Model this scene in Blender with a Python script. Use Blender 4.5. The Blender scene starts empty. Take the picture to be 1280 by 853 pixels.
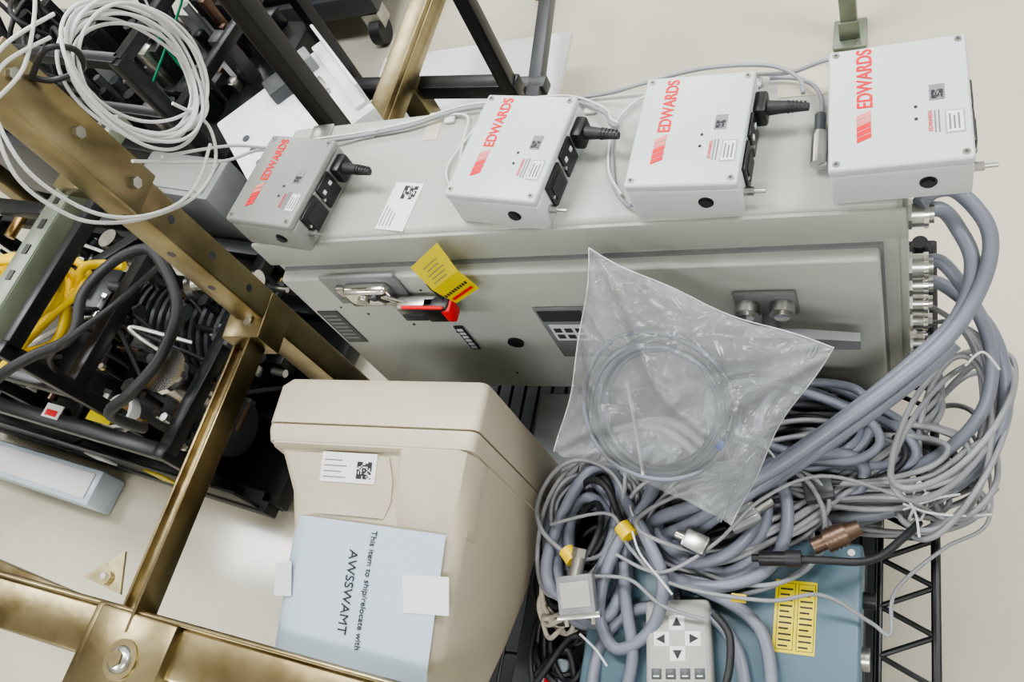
import bpy, bmesh, math, random
from mathutils import Matrix, Vector
random.seed(7)
COL = bpy.context.scene.collection

# ------------------------------------------------------------------ materials
def mat(name, c, rough=.5, metal=0.0, var=.06, scale=12, bump=0.0, bscale=60, coat=0, c2=None, mix_lo=.35, mix_hi=.65):
    m = bpy.data.materials.new(name); m.use_nodes = True
    nt = m.node_tree; n = nt.nodes; l = nt.links; p = n['Principled BSDF']
    tc = n.new('ShaderNodeTexCoord')
    nz = n.new('ShaderNodeTexNoise'); nz.inputs['Scale'].default_value = scale; nz.inputs['Detail'].default_value = 4
    l.new(tc.outputs['Object'], nz.inputs['Vector'])
    rp = n.new('ShaderNodeValToRGB'); l.new(nz.outputs['Fac'], rp.inputs['Fac'])
    rp.color_ramp.elements[0].position = mix_lo; rp.color_ramp.elements[1].position = mix_hi
    a = [max(0, k*(1-var)) for k in c]; b = [min(1, k*(1+var)) for k in c]
    if c2: b = c2
    rp.color_ramp.elements[0].color = (*a, 1); rp.color_ramp.elements[1].color = (*b, 1)
    l.new(rp.outputs['Color'], p.inputs['Base Color'])
    p.inputs['Roughness'].default_value = rough; p.inputs['Metallic'].default_value = metal
    p.inputs['Coat Weight'].default_value = coat
    if bump:
        n2 = n.new('ShaderNodeTexNoise'); n2.inputs['Scale'].default_value = bscale
        l.new(tc.outputs['Object'], n2.inputs['Vector'])
        bp = n.new('ShaderNodeBump'); bp.inputs['Strength'].default_value = bump; bp.inputs['Distance'].default_value = .01
        l.new(n2.outputs['Fac'], bp.inputs['Height']); l.new(bp.outputs['Normal'], p.inputs['Normal'])
    return m

M = {}
M['floor'] = mat('floor_epoxy', (.56,.53,.435), .13, 0, .06, 1.2, .05, 4)
M['wall'] = mat('wall_paint', (.8,.8,.77), .7)
M['ceil'] = mat('ceiling_tile', (.8,.8,.78), .8)
M['cab'] = mat('cabinet_powder_coat', (.385,.40,.365), .40, 0, .03, 5, .05, 300)
M['door'] = mat('cabinet_door_paint', (.45,.47,.435), .38, 0, .03, 5, .05, 300)
M['ctl'] = mat('controller_paint', (.53,.565,.575), .36, 0, .02, 8, .05, 400)
M['ctlgrey'] = mat('controller_grey', (.25,.26,.245), .4, 0, .03, 8)
M['red'] = mat('red_print', (.70,.012,.018), .45)
M['pink'] = mat('pale_red_print', (.70,.20,.18), .45)
M['black'] = mat('black_plastic', (.012,.012,.014), .4)
M['blackp'] = mat('black_paint', (.012,.013,.015), .35, .2)
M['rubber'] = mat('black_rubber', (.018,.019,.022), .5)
M['steel'] = mat('zinc_steel', (.50,.50,.48), .3, 1, .12, 40)
M['chrome'] = mat('polished_steel', (.75,.74,.71), .16, 1, .06, 30)
M['gold'] = mat('yellow_chromate_steel', (.23,.18,.095), .33, 1, .2, 6, .12, 22, c2=(.42,.36,.22))
M['brass'] = mat('brass', (.42,.28,.12), .32, 1, .1, 20)
M['brown'] = mat('brown_connector_metal', (.17,.115,.085), .38, .8, .1, 20)
M['beige'] = mat('beige_monitor_plastic', (.47,.42,.325), .42, 0, .02, 6, .04, 500)
M['paper'] = mat('notice_paper', (.42,.51,.60), .6, 0, .02, 6)
M['white'] = mat('white_label', (.72,.72,.73), .5, 0, .02, 6)
M['tape'] = mat('white_tape', (.64,.68,.71), .35, 0, .02, 6)
M['ink'] = mat('ink', (.02,.02,.025), .6)
M['grayink'] = mat('grey_ink', (.16,.16,.17), .6)
M['yellow'] = mat('yellow_label', (.70,.58,.012), .35, 0, .04, 9)
M['yhose'] = mat('yellow_hose', (.78,.54,.01), .4, 0, .05, 9)
M['cgrey'] = mat('grey_cable_jacket', (.185,.198,.245), .40, 0, .06, 14)
M['cgrey2'] = mat('light_grey_cable_jacket', (.245,.25,.265), .42, 0, .08, 14)
M['cream'] = mat('cream_cable_jacket', (.50,.46,.38), .45, 0, .05, 14)
M['cwhite'] = mat('white_cable_jacket', (.60,.61,.60), .4, 0, .05, 14)
M['teal'] = mat('teal_enclosure_paint', (.085,.145,.185), .4, 0, .05, 6)
M['remote'] = mat('remote_plastic', (.36,.36,.335), .45, 0, .03, 8)
M['dgrey'] = mat('dark_grey', (.06,.064,.07), .4, .2)
M['mgrey'] = mat('mid_grey_paint', (.20,.21,.215), .4)
M['strut'] = mat('galvanised_strut', (.20,.23,.18), .45, .5, .15, 10)
M['blue'] = mat('blue_tape', (.02,.10,.55), .4)
M['ice'] = mat('pale_blue_plastic', (.50,.58,.66), .3)
M['green'] = mat('green_wire', (.02,.25,.13), .4)
M['glove'] = mat('machine_white', (.72,.73,.74), .35)

def emis(name, s, c=(1,1,1)):
    m = bpy.data.materials.new(name); m.use_nodes = True
    p = m.node_tree.nodes['Principled BSDF']; p.inputs['Emission Color'].default_value = (*c,1); p.inputs['Emission Strength'].default_value = s
    return m
M['lamp'] = emis('lamp_diffuser', 9, (.98,.99,1))

def bagmat():
    m = bpy.data.materials.new('clear_polythene'); m.use_nodes = True; nt = m.node_tree; n = nt.nodes; l = nt.links
    n.remove(n['Principled BSDF']); out = n['Material Output']
    tr = n.new('ShaderNodeBsdfTransparent'); df = n.new('ShaderNodeBsdfDiffuse'); gl = n.new('ShaderNodeBsdfGlossy')
    tr.inputs[0].default_value = (.95,.965,.97,1)
    df.inputs[0].default_value = (.46,.49,.50,1); gl.inputs['Roughness'].default_value = .2
    tc = n.new('ShaderNodeTexCoord'); nz = n.new('ShaderNodeTexNoise'); nz.inputs['Scale'].default_value = 7; nz.inputs['Detail'].default_value = 5; nz.inputs['Distortion'].default_value = 1.2
    l.new(tc.outputs['Object'], nz.inputs['Vector'])
    mr = n.new('ShaderNodeMapRange'); mr.inputs[1].default_value=.35; mr.inputs[2].default_value=.7; mr.inputs[3].default_value=.18; mr.inputs[4].default_value=.42
    l.new(nz.outputs['Fac'], mr.inputs[0])
    n3 = n.new('ShaderNodeTexNoise'); n3.inputs['Scale'].default_value = 16; n3.inputs['Detail'].default_value = 3; n3.inputs['Distortion'].default_value = 2
    l.new(tc.outputs['Object'], n3.inputs['Vector'])
    bp = n.new('ShaderNodeBump'); bp.inputs['Strength'].default_value=.6; bp.inputs['Distance'].default_value=.02
    l.new(n3.outputs['Fac'], bp.inputs['Height']); l.new(bp.outputs['Normal'], gl.inputs['Normal'])
    m1 = n.new('ShaderNodeMixShader'); l.new(mr.outputs[0], m1.inputs[0]); l.new(tr.outputs[0], m1.inputs[1]); l.new(df.outputs[0], m1.inputs[2])
    fr = n.new('ShaderNodeFresnel'); fr.inputs[0].default_value = 1.45
    m2 = n.new('ShaderNodeMixShader'); l.new(fr.outputs[0], m2.inputs[0]); l.new(m1.outputs[0], m2.inputs[1]); l.new(gl.outputs[0], m2.inputs[2])
    l.new(m2.outputs[0], out.inputs[0]); return m
M['bag'] = bagmat()

# ------------------------------------------------------------------ builders
def empty(name, loc=(0,0,0), yaw=0):
    o = bpy.data.objects.new(name, None); COL.objects.link(o); o.location = loc; o.rotation_euler[2] = math.radians(yaw)
    o.empty_display_size = .05; return o

class B:
    def __init__(s): s.bm = bmesh.new(); s.ms = []
    def _mi(s, k):
        if k not in s.ms: s.ms.append(k)
        return s.ms.index(k)
    def _add(s, t, k, mtx=None):
        i = s._mi(k)
        if mtx is not None: bmesh.ops.transform(t, matrix=mtx, verts=t.verts)
        bmesh.ops.recalc_face_normals(t, faces=t.faces)
        for f in t.faces: f.material_index = i
        me = bpy.data.meshes.new('t'); t.to_mesh(me); t.free(); s.bm.from_mesh(me); bpy.data.meshes.remove(me)
    def box(s, a, b, k, bev=0, yaw=0, mtx=None, seg=2):
        t = bmesh.new(); bmesh.ops.create_cube(t, size=1)
        sz = [abs(b[i]-a[i]) for i in range(3)]; c = Vector([(a[i]+b[i])/2 for i in range(3)])
        bmesh.ops.transform(t, matrix=Matrix.Diagonal((*sz,1)), verts=t.verts)
        if bev: bmesh.ops.bevel(t, geom=t.edges[:], offset=min(bev, min(sz)*.45), segments=seg, affect='EDGES', profile=.5)
        m = Matrix.Translation(c) @ Matrix.Rotation(math.radians(yaw),4,'Z')
        s._add(t, k, (mtx @ m) if mtx is not None else m)
    def cyl(s, p1, p2, r, k, r2=None, seg=20, cap=True):
        p1=Vector(p1); p2=Vector(p2); d=p2-p1; t=bmesh.new()
        bmesh.ops.create_cone(t, cap_ends=cap, segments=seg, radius1=r, radius2=r if r2 is None else r2, depth=d.length)
        q = d.to_track_quat('Z','Y').to_matrix().to_4x4()
        s._add(t, k, Matrix.Translation((p1+p2)/2) @ q)
    def bar(s, p1, p2, w, h, k, bev=.003):   # rectangular bar between points
        p1=Vector(p1); p2=Vector(p2); d=p2-p1; t=bmesh.new(); bmesh.ops.create_cube(t,size=1)
        bmesh.ops.transform(t, matrix=Matrix.Diagonal((w,h,d.length,1)), verts=t.verts)
        if bev: bmesh.ops.bevel(t, geom=t.edges[:], offset=bev, segments=2, affect='EDGES', profile=.5)
        z=d.normalized(); upv=Vector((0,0,1)) if abs(z.z)<.9 else Vector((0,1,0))
        x=upv.cross(z).normalized(); y=z.cross(x)
        m=Matrix((( x.x,y.x,z.x,0),(x.y,y.y,z.y,0),(x.z,y.z,z.z,0),(0,0,0,1)))
        s._add(t,k,Matrix.Translation((p1+p2)/2)@m)
    def quad(s, pts, k, th=.0008):
        t=bmesh.new(); vs=[t.verts.new(p) for p in pts]; f=t.faces.new(vs); t.normal_update(); nn=f.normal.copy()
        r=bmesh.ops.extrude_face_region(t, geom=[f]); 
        for v in [e for e in r['geom'] if isinstance(e,bmesh.types.BMVert)]: v.co += nn*th
        s._add(t,k)
    def loft(s, rings, k, cap=True):
        t=bmesh.new(); R_=[[t.verts.new(p) for p in r] for r in rings]; n=len(R_[0])
        for a,b in zip(R_,R_[1:]):
            for i in range(n): t.faces.new((a[i],a[(i+1)%n],b[(i+1)%n],b[i]))
        if cap: t.faces.new(R_[0]); t.faces.new(R_[-1])
        s._add(t,k)
    def sphere(s,c,r,k,sc=(1,1,1)):
        t=bmesh.new(); bmesh.ops.create_uvsphere(t,u_segments=16,v_segments=10,radius=r)
        s._add(t,k,Matrix.Translation(c)@Matrix.Diagonal((*sc,1)))
    def done(s, name, parent=None, loc=None, yaw=0, ang=35):
        for f in s.bm.faces: f.smooth=True
        for e in s.bm.edges:
            e.smooth = (len(e.link_faces)==2 and e.calc_face_angle(0)<math.radians(ang))
        me=bpy.data.meshes.new(name); s.bm.to_mesh(me); s.bm.free()
        for k in s.ms: me.materials.append(M[k])
        o=bpy.data.objects.new(name,me); COL.objects.link(o)
        if parent: o.parent=parent
        if loc: o.location=loc
        o.rotation_euler[2]=math.radians(yaw); return o

def smooth_pts(P, closed=False, n=8):
    P=[Vector(p) for p in P]; N=len(P); out=[]
    rng = N if closed else N-1
    for i in range(rng):
        if closed: a,b,c,d=P[(i-1)%N],P[i],P[(i+1)%N],P[(i+2)%N]
        else: a,b,c,d=P[max(i-1,0)],P[i],P[i+1],P[min(i+2,N-1)]
        for j in range(n):
            t=j/n; out.append(.5*((2*b)+(c-a)*t+(2*a-5*b+4*c-d)*t*t+(3*b-3*c+d-a)*t**3))
    if not closed: out.append(P[-1])
    return out

def tubes(name, paths, r, k, parent=None, closed=False, n=8, res=3):
    cu=bpy.data.curves.new(name,'CURVE'); cu.dimensions='3D'; cu.bevel_depth=r; cu.bevel_resolution=res; cu.use_fill_caps=True
    for P in paths:
        S=smooth_pts(P,closed,n); sp=cu.splines.new('POLY'); sp.points.add(len(S)-1)
        for q,v in zip(sp.points,S): q.co=(*v,1)
        sp.use_cyclic_u=closed; sp.use_smooth=True
    cu.materials.append(M[k]); o=bpy.data.objects.new(name,cu); COL.objects.link(o)
    if parent: o.parent=parent
    return o

def text(s, name, size, loc, rot, k, parent, ext=.0003, bold=0, xs=1):
    cu=bpy.data.curves.new(name,'FONT'); cu.body=s; cu.size=size; cu.extrude=ext; cu.offset=bold
    cu.materials.append(M[k]); o=bpy.data.objects.new(name,cu); COL.objects.link(o)
    o.location=loc; o.rotation_euler=rot; o.scale=(xs,1,1); o.parent=parent; return o

def qr(b, o, ux, uy, s, k='ink', n=11, seed=1):
    rn=random.Random(seed); o=Vector(o); ux=Vector(ux); uy=Vector(uy); nn=ux.cross(uy)*.0004; c=s/n
    for i in range(n):
        for j in range(n):
            corner = (i<3 and j<3) or (i<3 and j>n-4) or (i>n-4 and j>n-4)
            if corner or rn.random()<.5:
                p=o+ux*c*i+uy*c*j+nn
                b.quad([p,p+ux*c,p+ux*c+uy*c,p+uy*c],k,.0002)

# ------------------------------------------------------------------ room
b=B(); b.box((-8,-4,-.1),(5,7,0),'floor'); b.done('floor')
b=B(); b.box((-8,7,0),(5,7.1,3.1),'wall'); b.done('wall_back')
b=B(); b.box((-8.1,-4,0),(-8,7,3.1),'wall'); b.done('wall_left')
b=B(); b.box((5,-4,0),(5.1,7,3.1),'wall'); b.done('wall_right')
b=B(); b.box((-8,-4.1,0),(5,-4,3.1),'wall'); b.done('wall_front')
b=B(); b.box((-8,-4,3.1),(5,7,3.2),'ceil'); b.done('ceiling')
for (x,y) in ((-3.6,1.2),(-1.2,1.2),(1.2,1.2),(-3.6,4.0),(-1.2,4.0),(1.4,4.0),(-2.6,-1.6),(.2,-1.6)):
    b=B(); b.box((-.62,-.32,0),(.62,.32,.05),'glove',.005); b.box((-.58,-.28,-.006),(.58,.28,0),'lamp')
    b.done('ceiling_light',loc=(x,y,3.048))
    L=bpy.data.lights.new('troffer_lamp','AREA'); L.shape='RECTANGLE'; L.size=1.15; L.size_y=.55; L.energy=38; L.color=(.98,.985,1)
    o=bpy.data.objects.new('troffer_lamp',L); COL.objects.link(o); o.location=(x,y,3.03)
w=bpy.data.worlds.new('world'); bpy.context.scene.world=w; w.use_nodes=True
w.node_tree.nodes['Background'].inputs[0].default_value=(.95,.97,1,1); w.node_tree.nodes['Background'].inputs[1].default_value=.2
try: bpy.context.scene.view_settings.look='AgX - Medium High Contrast'
except Exception: pass

# ------------------------------------------------------------------ wire cart
cart=empty('wire_shelf_cart')
b=B(); x0,x1,y0,y1,zs=-.985,.022,.06,.975,.392
for z in (zs-.004, zs-.034):
    for p,q in (((x0,y0),(x1,y0)),((x1,y0),(x1,y1)),((x1,y1),(x0,y1)),((x0,y1),(x0,y0))):
        b.cyl((*p,z),(*q,z),.0042,'blackp',seg=10)
b.cyl((x1-.075,y0,zs-.004),(x1-.075,y1,zs-.004),.0042,'blackp',seg=10)
b.cyl((x1,y0,zs-.004),(x1,y1,zs-.004),.007,'blackp',seg=10)
n=26
for i in range(n):
    ya=y0+(y1-y0)*i/n; yb=y0+(y1-y0)*(i+1)/n
    if i%2: b.cyl((x1,ya,zs-.004),(x1-.075,yb,zs-.004),.0042,'blackp',seg=8)
    else: b.cyl((x1-.075,ya,zs-.004),(x1,yb,zs-.004),.0042,'blackp',seg=8)
    b.cyl((x1,ya,zs-.004),(x1,yb,zs-.034),.003,'blackp',seg=6)
for i in range(1,34):
    x=x0+(x1-.075-x0)*i/34; b.cyl((x,y0,zs-.004),(x,y1,zs-.004),.0028,'blackp',seg=6)
for y in (.2,.45,.7): b.cyl((x0,y,zs-.012),(x1,y,zs-.012),.004,'blackp',seg=8)
b.done('shelf_top',cart)
b=B()
for p in ((x0+.02,y0+.02),(x1-.02,y0+.02),(x0+.02,y1-.02),(x1-.02,y1-.02)):
    b.cyl((*p,.12),(*p,zs+.03),.0127,'blackp'); b.cyl((*p,zs-.04),(*p,zs+.005),.019,'black')
    b.cyl((p[0]-.015,p[1],.055),(p[0]+.015,p[1],.055),.055,'rubber'); b.box((p[0]-.02,p[1]-.02,.09),(p[0]+.02,p[1]+.02,.13),'steel')
for p,q in (((x0,y0),(x1-.09,y0)),((x1-.09,y0),(x1-.09,y1)),((x1-.09,y1),(x0,y1)),((x0,y1),(x0,y0))): b.cyl((*p,.16),(*q,.16),.005,'blackp',seg=8)
b.box((x0,y0,.158),(x1-.09,y1,.164),'dgrey')
b.done('posts_casters_and_lower_shelf',cart)
b=B(); b.box((-.64,.455,.394),(-.05,.662,.412),'mgrey',.004); b.box((-.54,.635,.412),(-.05,.662,.430),'dgrey',.004); b.box((-.60,.08,.394),(-.46,.44,.399),'dgrey',.002); b.done('metal_tray')

# ------------------------------------------------------------------ electrical cabinet
cab=empty('electrical_cabinet')
b=B()
b.box((-.965,.689,.395),(-.018,.918,.90),'cab',.010,seg=3)
b.box((-.970,.684,.835),(-.013,.692,.893),'cab',.003)       # front lip
b.box((-.955,.665,.43),(-.044,.689,.819),'door',.005,seg=3)
b.box((-.950,.6835,.425),(-.040,.689,.824),'mgrey')
b.box((-.022,.69,.42),(-.012,.76,.86),'cab',.003)           # gland plate
for x in (-.9,-.05):
    b.box((x-.02,.87,.9),(x+.02,.915,.903),'steel',.001)
b.done('enclosure',cab)
b=B(); Y=.664
b.box((-.945,Y-.001,.61),(-.905,Y+.001,.72),'dgrey')
for i in range(7): b.box((-.94,Y-.0016,.625+i*.013),(-.912,Y,.630+i*.013),'mgrey')
b.box((-.707,Y-.002,.585),(-.691,Y,.665),'ink'); 
for i in range(6): b.box((-.704,Y-.003,.590+i*.012),(-.694,Y-.001,.597+i*.012),'tape')
b.cyl((-.616,Y-.003,.607),(-.616,Y+.001,.607),.014,'black')
b.box((-.545,Y-.003,.56),(-.46,Y,.722),'mgrey',.003); b.box((-.54,Y-.004,.682),(-.468,Y-.002,.714),'dgrey')
b.box((-.535,Y-.004,.62),(-.475,Y-.002,.67),'tape')
for i in range(3):
    for j in range(2): b.box((-.53+i*.018,Y-.005,.628+j*.02),(-.518+i*.018,Y-.003,.640+j*.02),'dgrey')
b.box((-.235,Y-.008,.700),(-.150,Y,.757),'mgrey',.008)
for x in (-.217,-.170):
    b.cyl((x,Y-.024,.728),(x,Y-.005,.728),.017,'steel'); b.cyl((x,Y-.028,.728),(x,Y-.02,.728),.010,'chrome')
b.cyl((-.19,Y-.035,.69),(-.19,Y,.69),.013,'mgrey')
b.loft([[(-.222,Y-.045,.668),(-.222,Y-.030,.668),(-.222,Y-.030,.704),(-.222,Y-.045,.704)],
        [(-.14,Y-.045,.668),(-.14,Y-.030,.668),(-.14,Y-.030,.700),(-.14,Y-.045,.700)],
        [(-.072,Y-.043,.664),(-.072,Y-.030,.664),(-.072,Y-.030,.688),(-.072,Y-.043,.688)]],'mgrey')
b.cyl((-.35,Y-.002,.60),(-.35,Y,.60),.004,'steel')
rn=random.Random(3)
for i in range(12):
    x=rn.uniform(-.9,-.1); z=rn.uniform(.48,.78); b.cyl((x,Y-.0004,z),(x,Y+.001,z),rn.uniform(.0015,.003),'dgrey',seg=8)
# latch
b.box((-.872,.658,.752),(-.735,.6655,.832),'mgrey',.02,seg=4)
b.box((-.832,.638,.772),(-.752,.66,.818),'chrome',.008,seg=3)
b.box((-.85,.648,.78),(-.82,.662,.812),'steel',.004)
b.cyl((-.80,.634,.795),(-.80,.645,.795),.010,'steel'); b.cyl((-.775,.633,.805),(-.775,.645,.805),.006,'dgrey')
b.bar((-.765,.64,.803),(-.70,.634,.775),.006,.010,'chrome'); b.bar((-.765,.64,.783),(-.70,.634,.758),.006,.010,'chrome')
b.box((-.745,.626,.748),(-.675,.65,.790),'steel',.006,seg=3); b.box((-.74,.624,.752),(-.70,.63,.77),'dgrey',.002); b.box((-.70,.622,.748),(-.652,.647,.79),'black',.006)
b.box((-.665,.620,.752),(-.648,.645,.786),'red',.005); b.bar((-.73,.626,.792),(-.655,.622,.795),.006,.006,'red')
# top sticker
c=Vector((-.708,.728,.9005)); a=math.radians(-9); ux=Vector((math.cos(a),math.sin(a),0)); uy=Vector((-math.sin(a),math.cos(a),0))
P=lambda u,v: c+ux*u+uy*v
b.quad([P(-.025,-.034),P(.025,-.034),P(.025,.052),P(-.025,.052)],'white',.0005)
qr(b,P(-.005,.022)+Vector((0,0,.0006)),ux,uy,.024,'ink',11,4)
for i in range(4): b.quad([P(-.021+i*.006,-.028)+Vector((0,0,.0006)),P(-.0195+i*.006,-.028)+Vector((0,0,.0006)),P(-.0195+i*.006,.008-i*.004)+Vector((0,0,.0006)),P(-.021+i*.006,.008-i*.004)+Vector((0,0,.0006))],'grayink',.0003)
for x,y in ((-.80,.885),(-.66,.897),(-.60,.90),(-.43,.885),(-.30,.905),(-.20,.90)):
    b.box((x-.009,y-.009,.9),(x+.009,y+.009,.906),'cwhite',.003)
b.box((-.70,.86,.9),(-.675,.915,.9008),'cream'); b.box((-.17,.87,.9),(-.10,.916,.9008),'cream')
b.done('door_hardware_and_labels',cab)
b=B()
for (y,z,r) in ((.745,.80,.017),(.730,.70,.017),(.728,.655,.014),(.725,.61,.014),(.722,.565,.014),(.712,.515,.013),(.706,.465,.013),(.703,.435,.012)):
    b.cyl((-.016,y,z),(-.008,y,z),r*1.15,'steel',seg=6); b.cyl((-.008,y,z),(.006,y,z),r,'steel'); b.cyl((.006,y,z),(.012,y,z),r*1.1,'chrome',seg=12); b.cyl((.012,y,z),(.018,y,z),r*.75,'steel')
b.done('cable_glands',cab)

# yellow lockout tag
b=B(); y=.655
A1,A2,A3,A4=Vector((-.614,y,.918)),Vector((-.592,y-.01,.812)),Vector((-.641,y-.018,.783)),Vector((-.675,y-.012,.876))
mid1=(A1+A2)/2+Vector((0,-.008,0)); mid2=(A4+A3)/2+Vector((0,-.008,0))
b.quad([A1,mid1,mid2,A4],'yellow',.0006); b.quad([mid1,A2,A3,mid2],'yellow',.0006)
def tp(u,v,off=.0015):
    p=(A4*(1-u)+A1*u)*(1-v)+(A3*(1-u)+A2*u)*v
    return p+Vector((0,-.008*(1-abs(2*v-1))-off,0))
for i,(u0,u1) in enumerate(((.25,.75),(.3,.7),(.2,.8),(.25,.75),(.2,.7))):
    v=.14+i*.07; b.quad([tp(u0,v),tp(u1,v),tp(u1,v+.014),tp(u0,v+.014)],'grayink',.0002)
for i in range(9):
    u0=.05+i*.1; b.quad([tp(u0,.72),tp(u0+.05,.72),tp(u0+.05,.78),tp(u0,.78)],'ink',.0002)
b.quad([tp(.1,.86),tp(.9,.86),tp(.9,.92),tp(.1,.92)],'red',.0002)
tag=b.done('lockout_tag')
tubes('tag_wire',[[(-.66,.64,.79),(-.668,.64,.83),(-.66,.643,.865)]],.0012,'black',tag)

# ------------------------------------------------------------------ controllers
def controller(x,y,yaw,w,d,h,seed,body='ctl',right=True):
    e=empty('vacuum_gauge_controller',(x,y,.9012),yaw)
    b=B(); b.box((-w/2,-d/2,0),(w/2,d/2,h-.014),body,.004,seg=3); b.box((-w/2-.0008,-d/2-.0008,h-.0135),(w/2+.0008,d/2+.0008,h),body,.004,seg=3)
    for sx in (-1,1):
        for sy in (-1,1):
            b.cyl((sx*(w/2-.008),sy*(d/2-.008),h-.001),(sx*(w/2-.008),sy*(d/2-.008),h+.0012),.0042,'steel',seg=14)
            b.cyl((sx*(w/2-.008),sy*(d/2-.008),h),(sx*(w/2-.008),sy*(d/2-.008),h+.0014),.002,'dgrey',seg=6)
    k=w/.145
    for i in range(5):   # slanted stripe logo
        ya=-.056+i*.0082; xa,xb=-.043*k,-.028*k
        b.quad([(xa,ya,h+.0003),(xb,ya+.007,h+.0003),(xb,ya+.0138,h+.0003),(xa,ya+.0068,h+.0003)],'red' if i<3 else 'pink',.0004)
    b.cyl((.018*k,-.012,h),(.018*k,-.012,h+.0008),.002,'ink',seg=12); b.cyl((.018*k,-.030,h),(.018*k,-.030,h+.0008),.002,'ink',seg=12)
    b.box((.032*k,-.005,h),(.048*k,.018,h+.0006),'mgrey'); qr(b,(.034*k,-.003,h+.0006),(1,0,0),(0,1,0),.012*k,'ink',9,seed)
    b.box((.046*k,-.055,h),(.066*k,-.022,h+.0006),'remote'); b.box((.048*k,-.053,h+.0005),(.064*k,-.024,h+.0009),'white')
    for i in range(3): b.box((.050*k+i*.0045,-.05,h+.0008),(.052*k+i*.0045,-.028-.003*(i%2),h+.0012),'grayink')
    for i in range(2): b.box((.036*k+i*.004,-.052,h),(.0375*k+i*.004,-.02,h+.0005),'grayink')
    b.cyl((.028*k,-d/2-.0016,h*.45),(.028*k,-d/2+.002,h*.45),.0095,'black'); b.cyl((.028*k,-d/2-.004,h*.45),(.028*k,-d/2,h*.45),.007,'rubber')
    b.cyl((w/2,-d/2+.02,h*.35),(w/2+.012,-d/2+.02,h*.35),.0055,'steel',seg=6); b.cyl((w/2,-d/2+.02,h*.35),(w/2+.026,-d/2+.02,h*.35),.0028,'steel')
    X=w/2
    b.box((X-.001,-.058,.010),(X+.004,-.012,.054),'black',.002); b.box((X+.002,-.05,.02),(X+.0055,-.02,.045),'ink')
    b.box((X-.001,-.006,.010),(X+.004,.032,.054),'black',.002)
    b.box((X,.000,.036),(X+.0055,.006,.042),'white'); b.box((X,.018,.036),(X+.0055,.024,.042),'tape')
    for yy in (-.035,.013): 
        b.cyl((X,yy-.019,.032),(X+.006,yy-.019,.032),.0025,'steel',seg=8)
    if right:
        b.box((X-.001,.036,.018),(X+.016,.070,.050),'black',.004)
        b.cyl((X+.012,.052,.036),(X+.042,.050,.038),.010,'rubber',r2=.0075); b.cyl((X+.042,.05,.038),(X+.066,.048,.038),.0075,'rubber',r2=.005)
        for i in range(5): b.cyl((X+.040+i*.005,.05,.038),(X+.0425+i*.005,.05,.038),.0084-i*.0005,'black')
    b.done('housing',e)
    for j in range(2):
        text('EDWARDS','brand_print',.0235*k,((-.026-.0005*j)*k,-.006+.0004*j,h+.0004+.0001*j),(0,0,math.radians(90)),'red',e,.0003,.0002,.80)
    text('EDWARDS','label_print',.006*k,(.034*k,-.05,h+.0010),(0,0,math.radians(90)),'red',e,.0002,0)
    return e
controller(-.885,.752,-11,.128,.160,.067,1,'ctlgrey')
controller(-.508,.775,-10,.140,.175,.067,2)
controller(-.262,.775,-3,.140,.175,.067,3)
controller(-.022,.785,2,.150,.182,.067,4,'ctl',False)

# thin cables on cabinet top
tc=empty('sensor_cable_run')
P1=[(-.945,.85,.93),(-.827,.875,.908),(-.73,.885,.908),(-.641,.905,.91),(-.549,.905,.91),(-.465,.90,.91),(-.404,.865,.915),(-.385,.83,.93),(-.37,.815,.938)]
P2=[(-.80,.885,.906),(-.70,.90,.906),(-.63,.895,.908),(-.625,.85,.905),(-.62,.80,.905),(-.60,.74,.905),(-.585,.72,.92)]
P3=[(-.46,.905,.906),(-.40,.905,.91),(-.354,.905,.92),(-.266,.91,.93),(-.18,.897,.935),(-.14,.87,.935),(-.132,.84,.938)]
P4=[(-.39,.85,.906),(-.385,.80,.905),(-.372,.74,.905),(-.352,.71,.907),(-.34,.70,.915)]
P5=[(-.35,.895,.906),(-.37,.88,.906),(-.39,.84,.906),(-.385,.77,.906),(-.36,.725,.908)]
P6=[(-.18,.90,.908),(-.14,.89,.91),(-.115,.86,.91),(-.112,.80,.905),(-.115,.75,.91),(-.10,.74,.92)]
P7=[(-.60,.895,.906),(-.61,.87,.906),(-.64,.80,.905),(-.62,.755,.905),(-.60,.735,.91)]
P8=[(-.20,.91,.908),(-.15,.885,.93),(-.10,.875,.955),(-.06,.885,.935)]
tubes('grey_wires',[P1,P3,P4,P6,P8],.0028,'cgrey2',tc); tubes('pale_wires',[P2,P5,P7,[(p[0],p[1]+.008,p[2]) for p in P1]],.0020,'cwhite',tc)
b=B()
b.cyl((-.112,.742,.917),(-.112,.79,.917),.010,'steel'); b.cyl((-.112,.79,.917),(-.112,.82,.917),.007,'dgrey')
b.done('gland_plug',tc)

# ------------------------------------------------------------------ CRT monitor
mon=empty('crt_monitor'); b=B()
def rr(xa,xb,y,za,zb,r,n=5):
    pts=[]
    for cx,cz,a0 in ((xb-r,zb-r,0),(xa+r,zb-r,90),(xa+r,za+r,180),(xb-r,za+r,270)):
        for i in range(n+1):
            a=math.radians(a0+90*i/n); pts.append((cx+r*math.cos(a),y,cz+r*math.sin(a)))
    return pts
b.loft([rr(-.900,-.582,.515,.45,.758,.01),rr(-.912,-.566,.510,.43,.772,.012),rr(-.920,-.560,.495,.42,.780,.012),rr(-.920,-.560,.434,.42,.780,.012)],'beige')
b.loft([rr(-.915,-.566,.437,.425,.775,.012),rr(-.915,-.566,.428,.425,.775,.012)],'beige')
b.loft([rr(-.919,-.561,.431,.42,.779,.012),rr(-.918,-.562,.421,.42,.779,.012),rr(-.914,-.563,.405,.425,.776,.014)],'beige')
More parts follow.
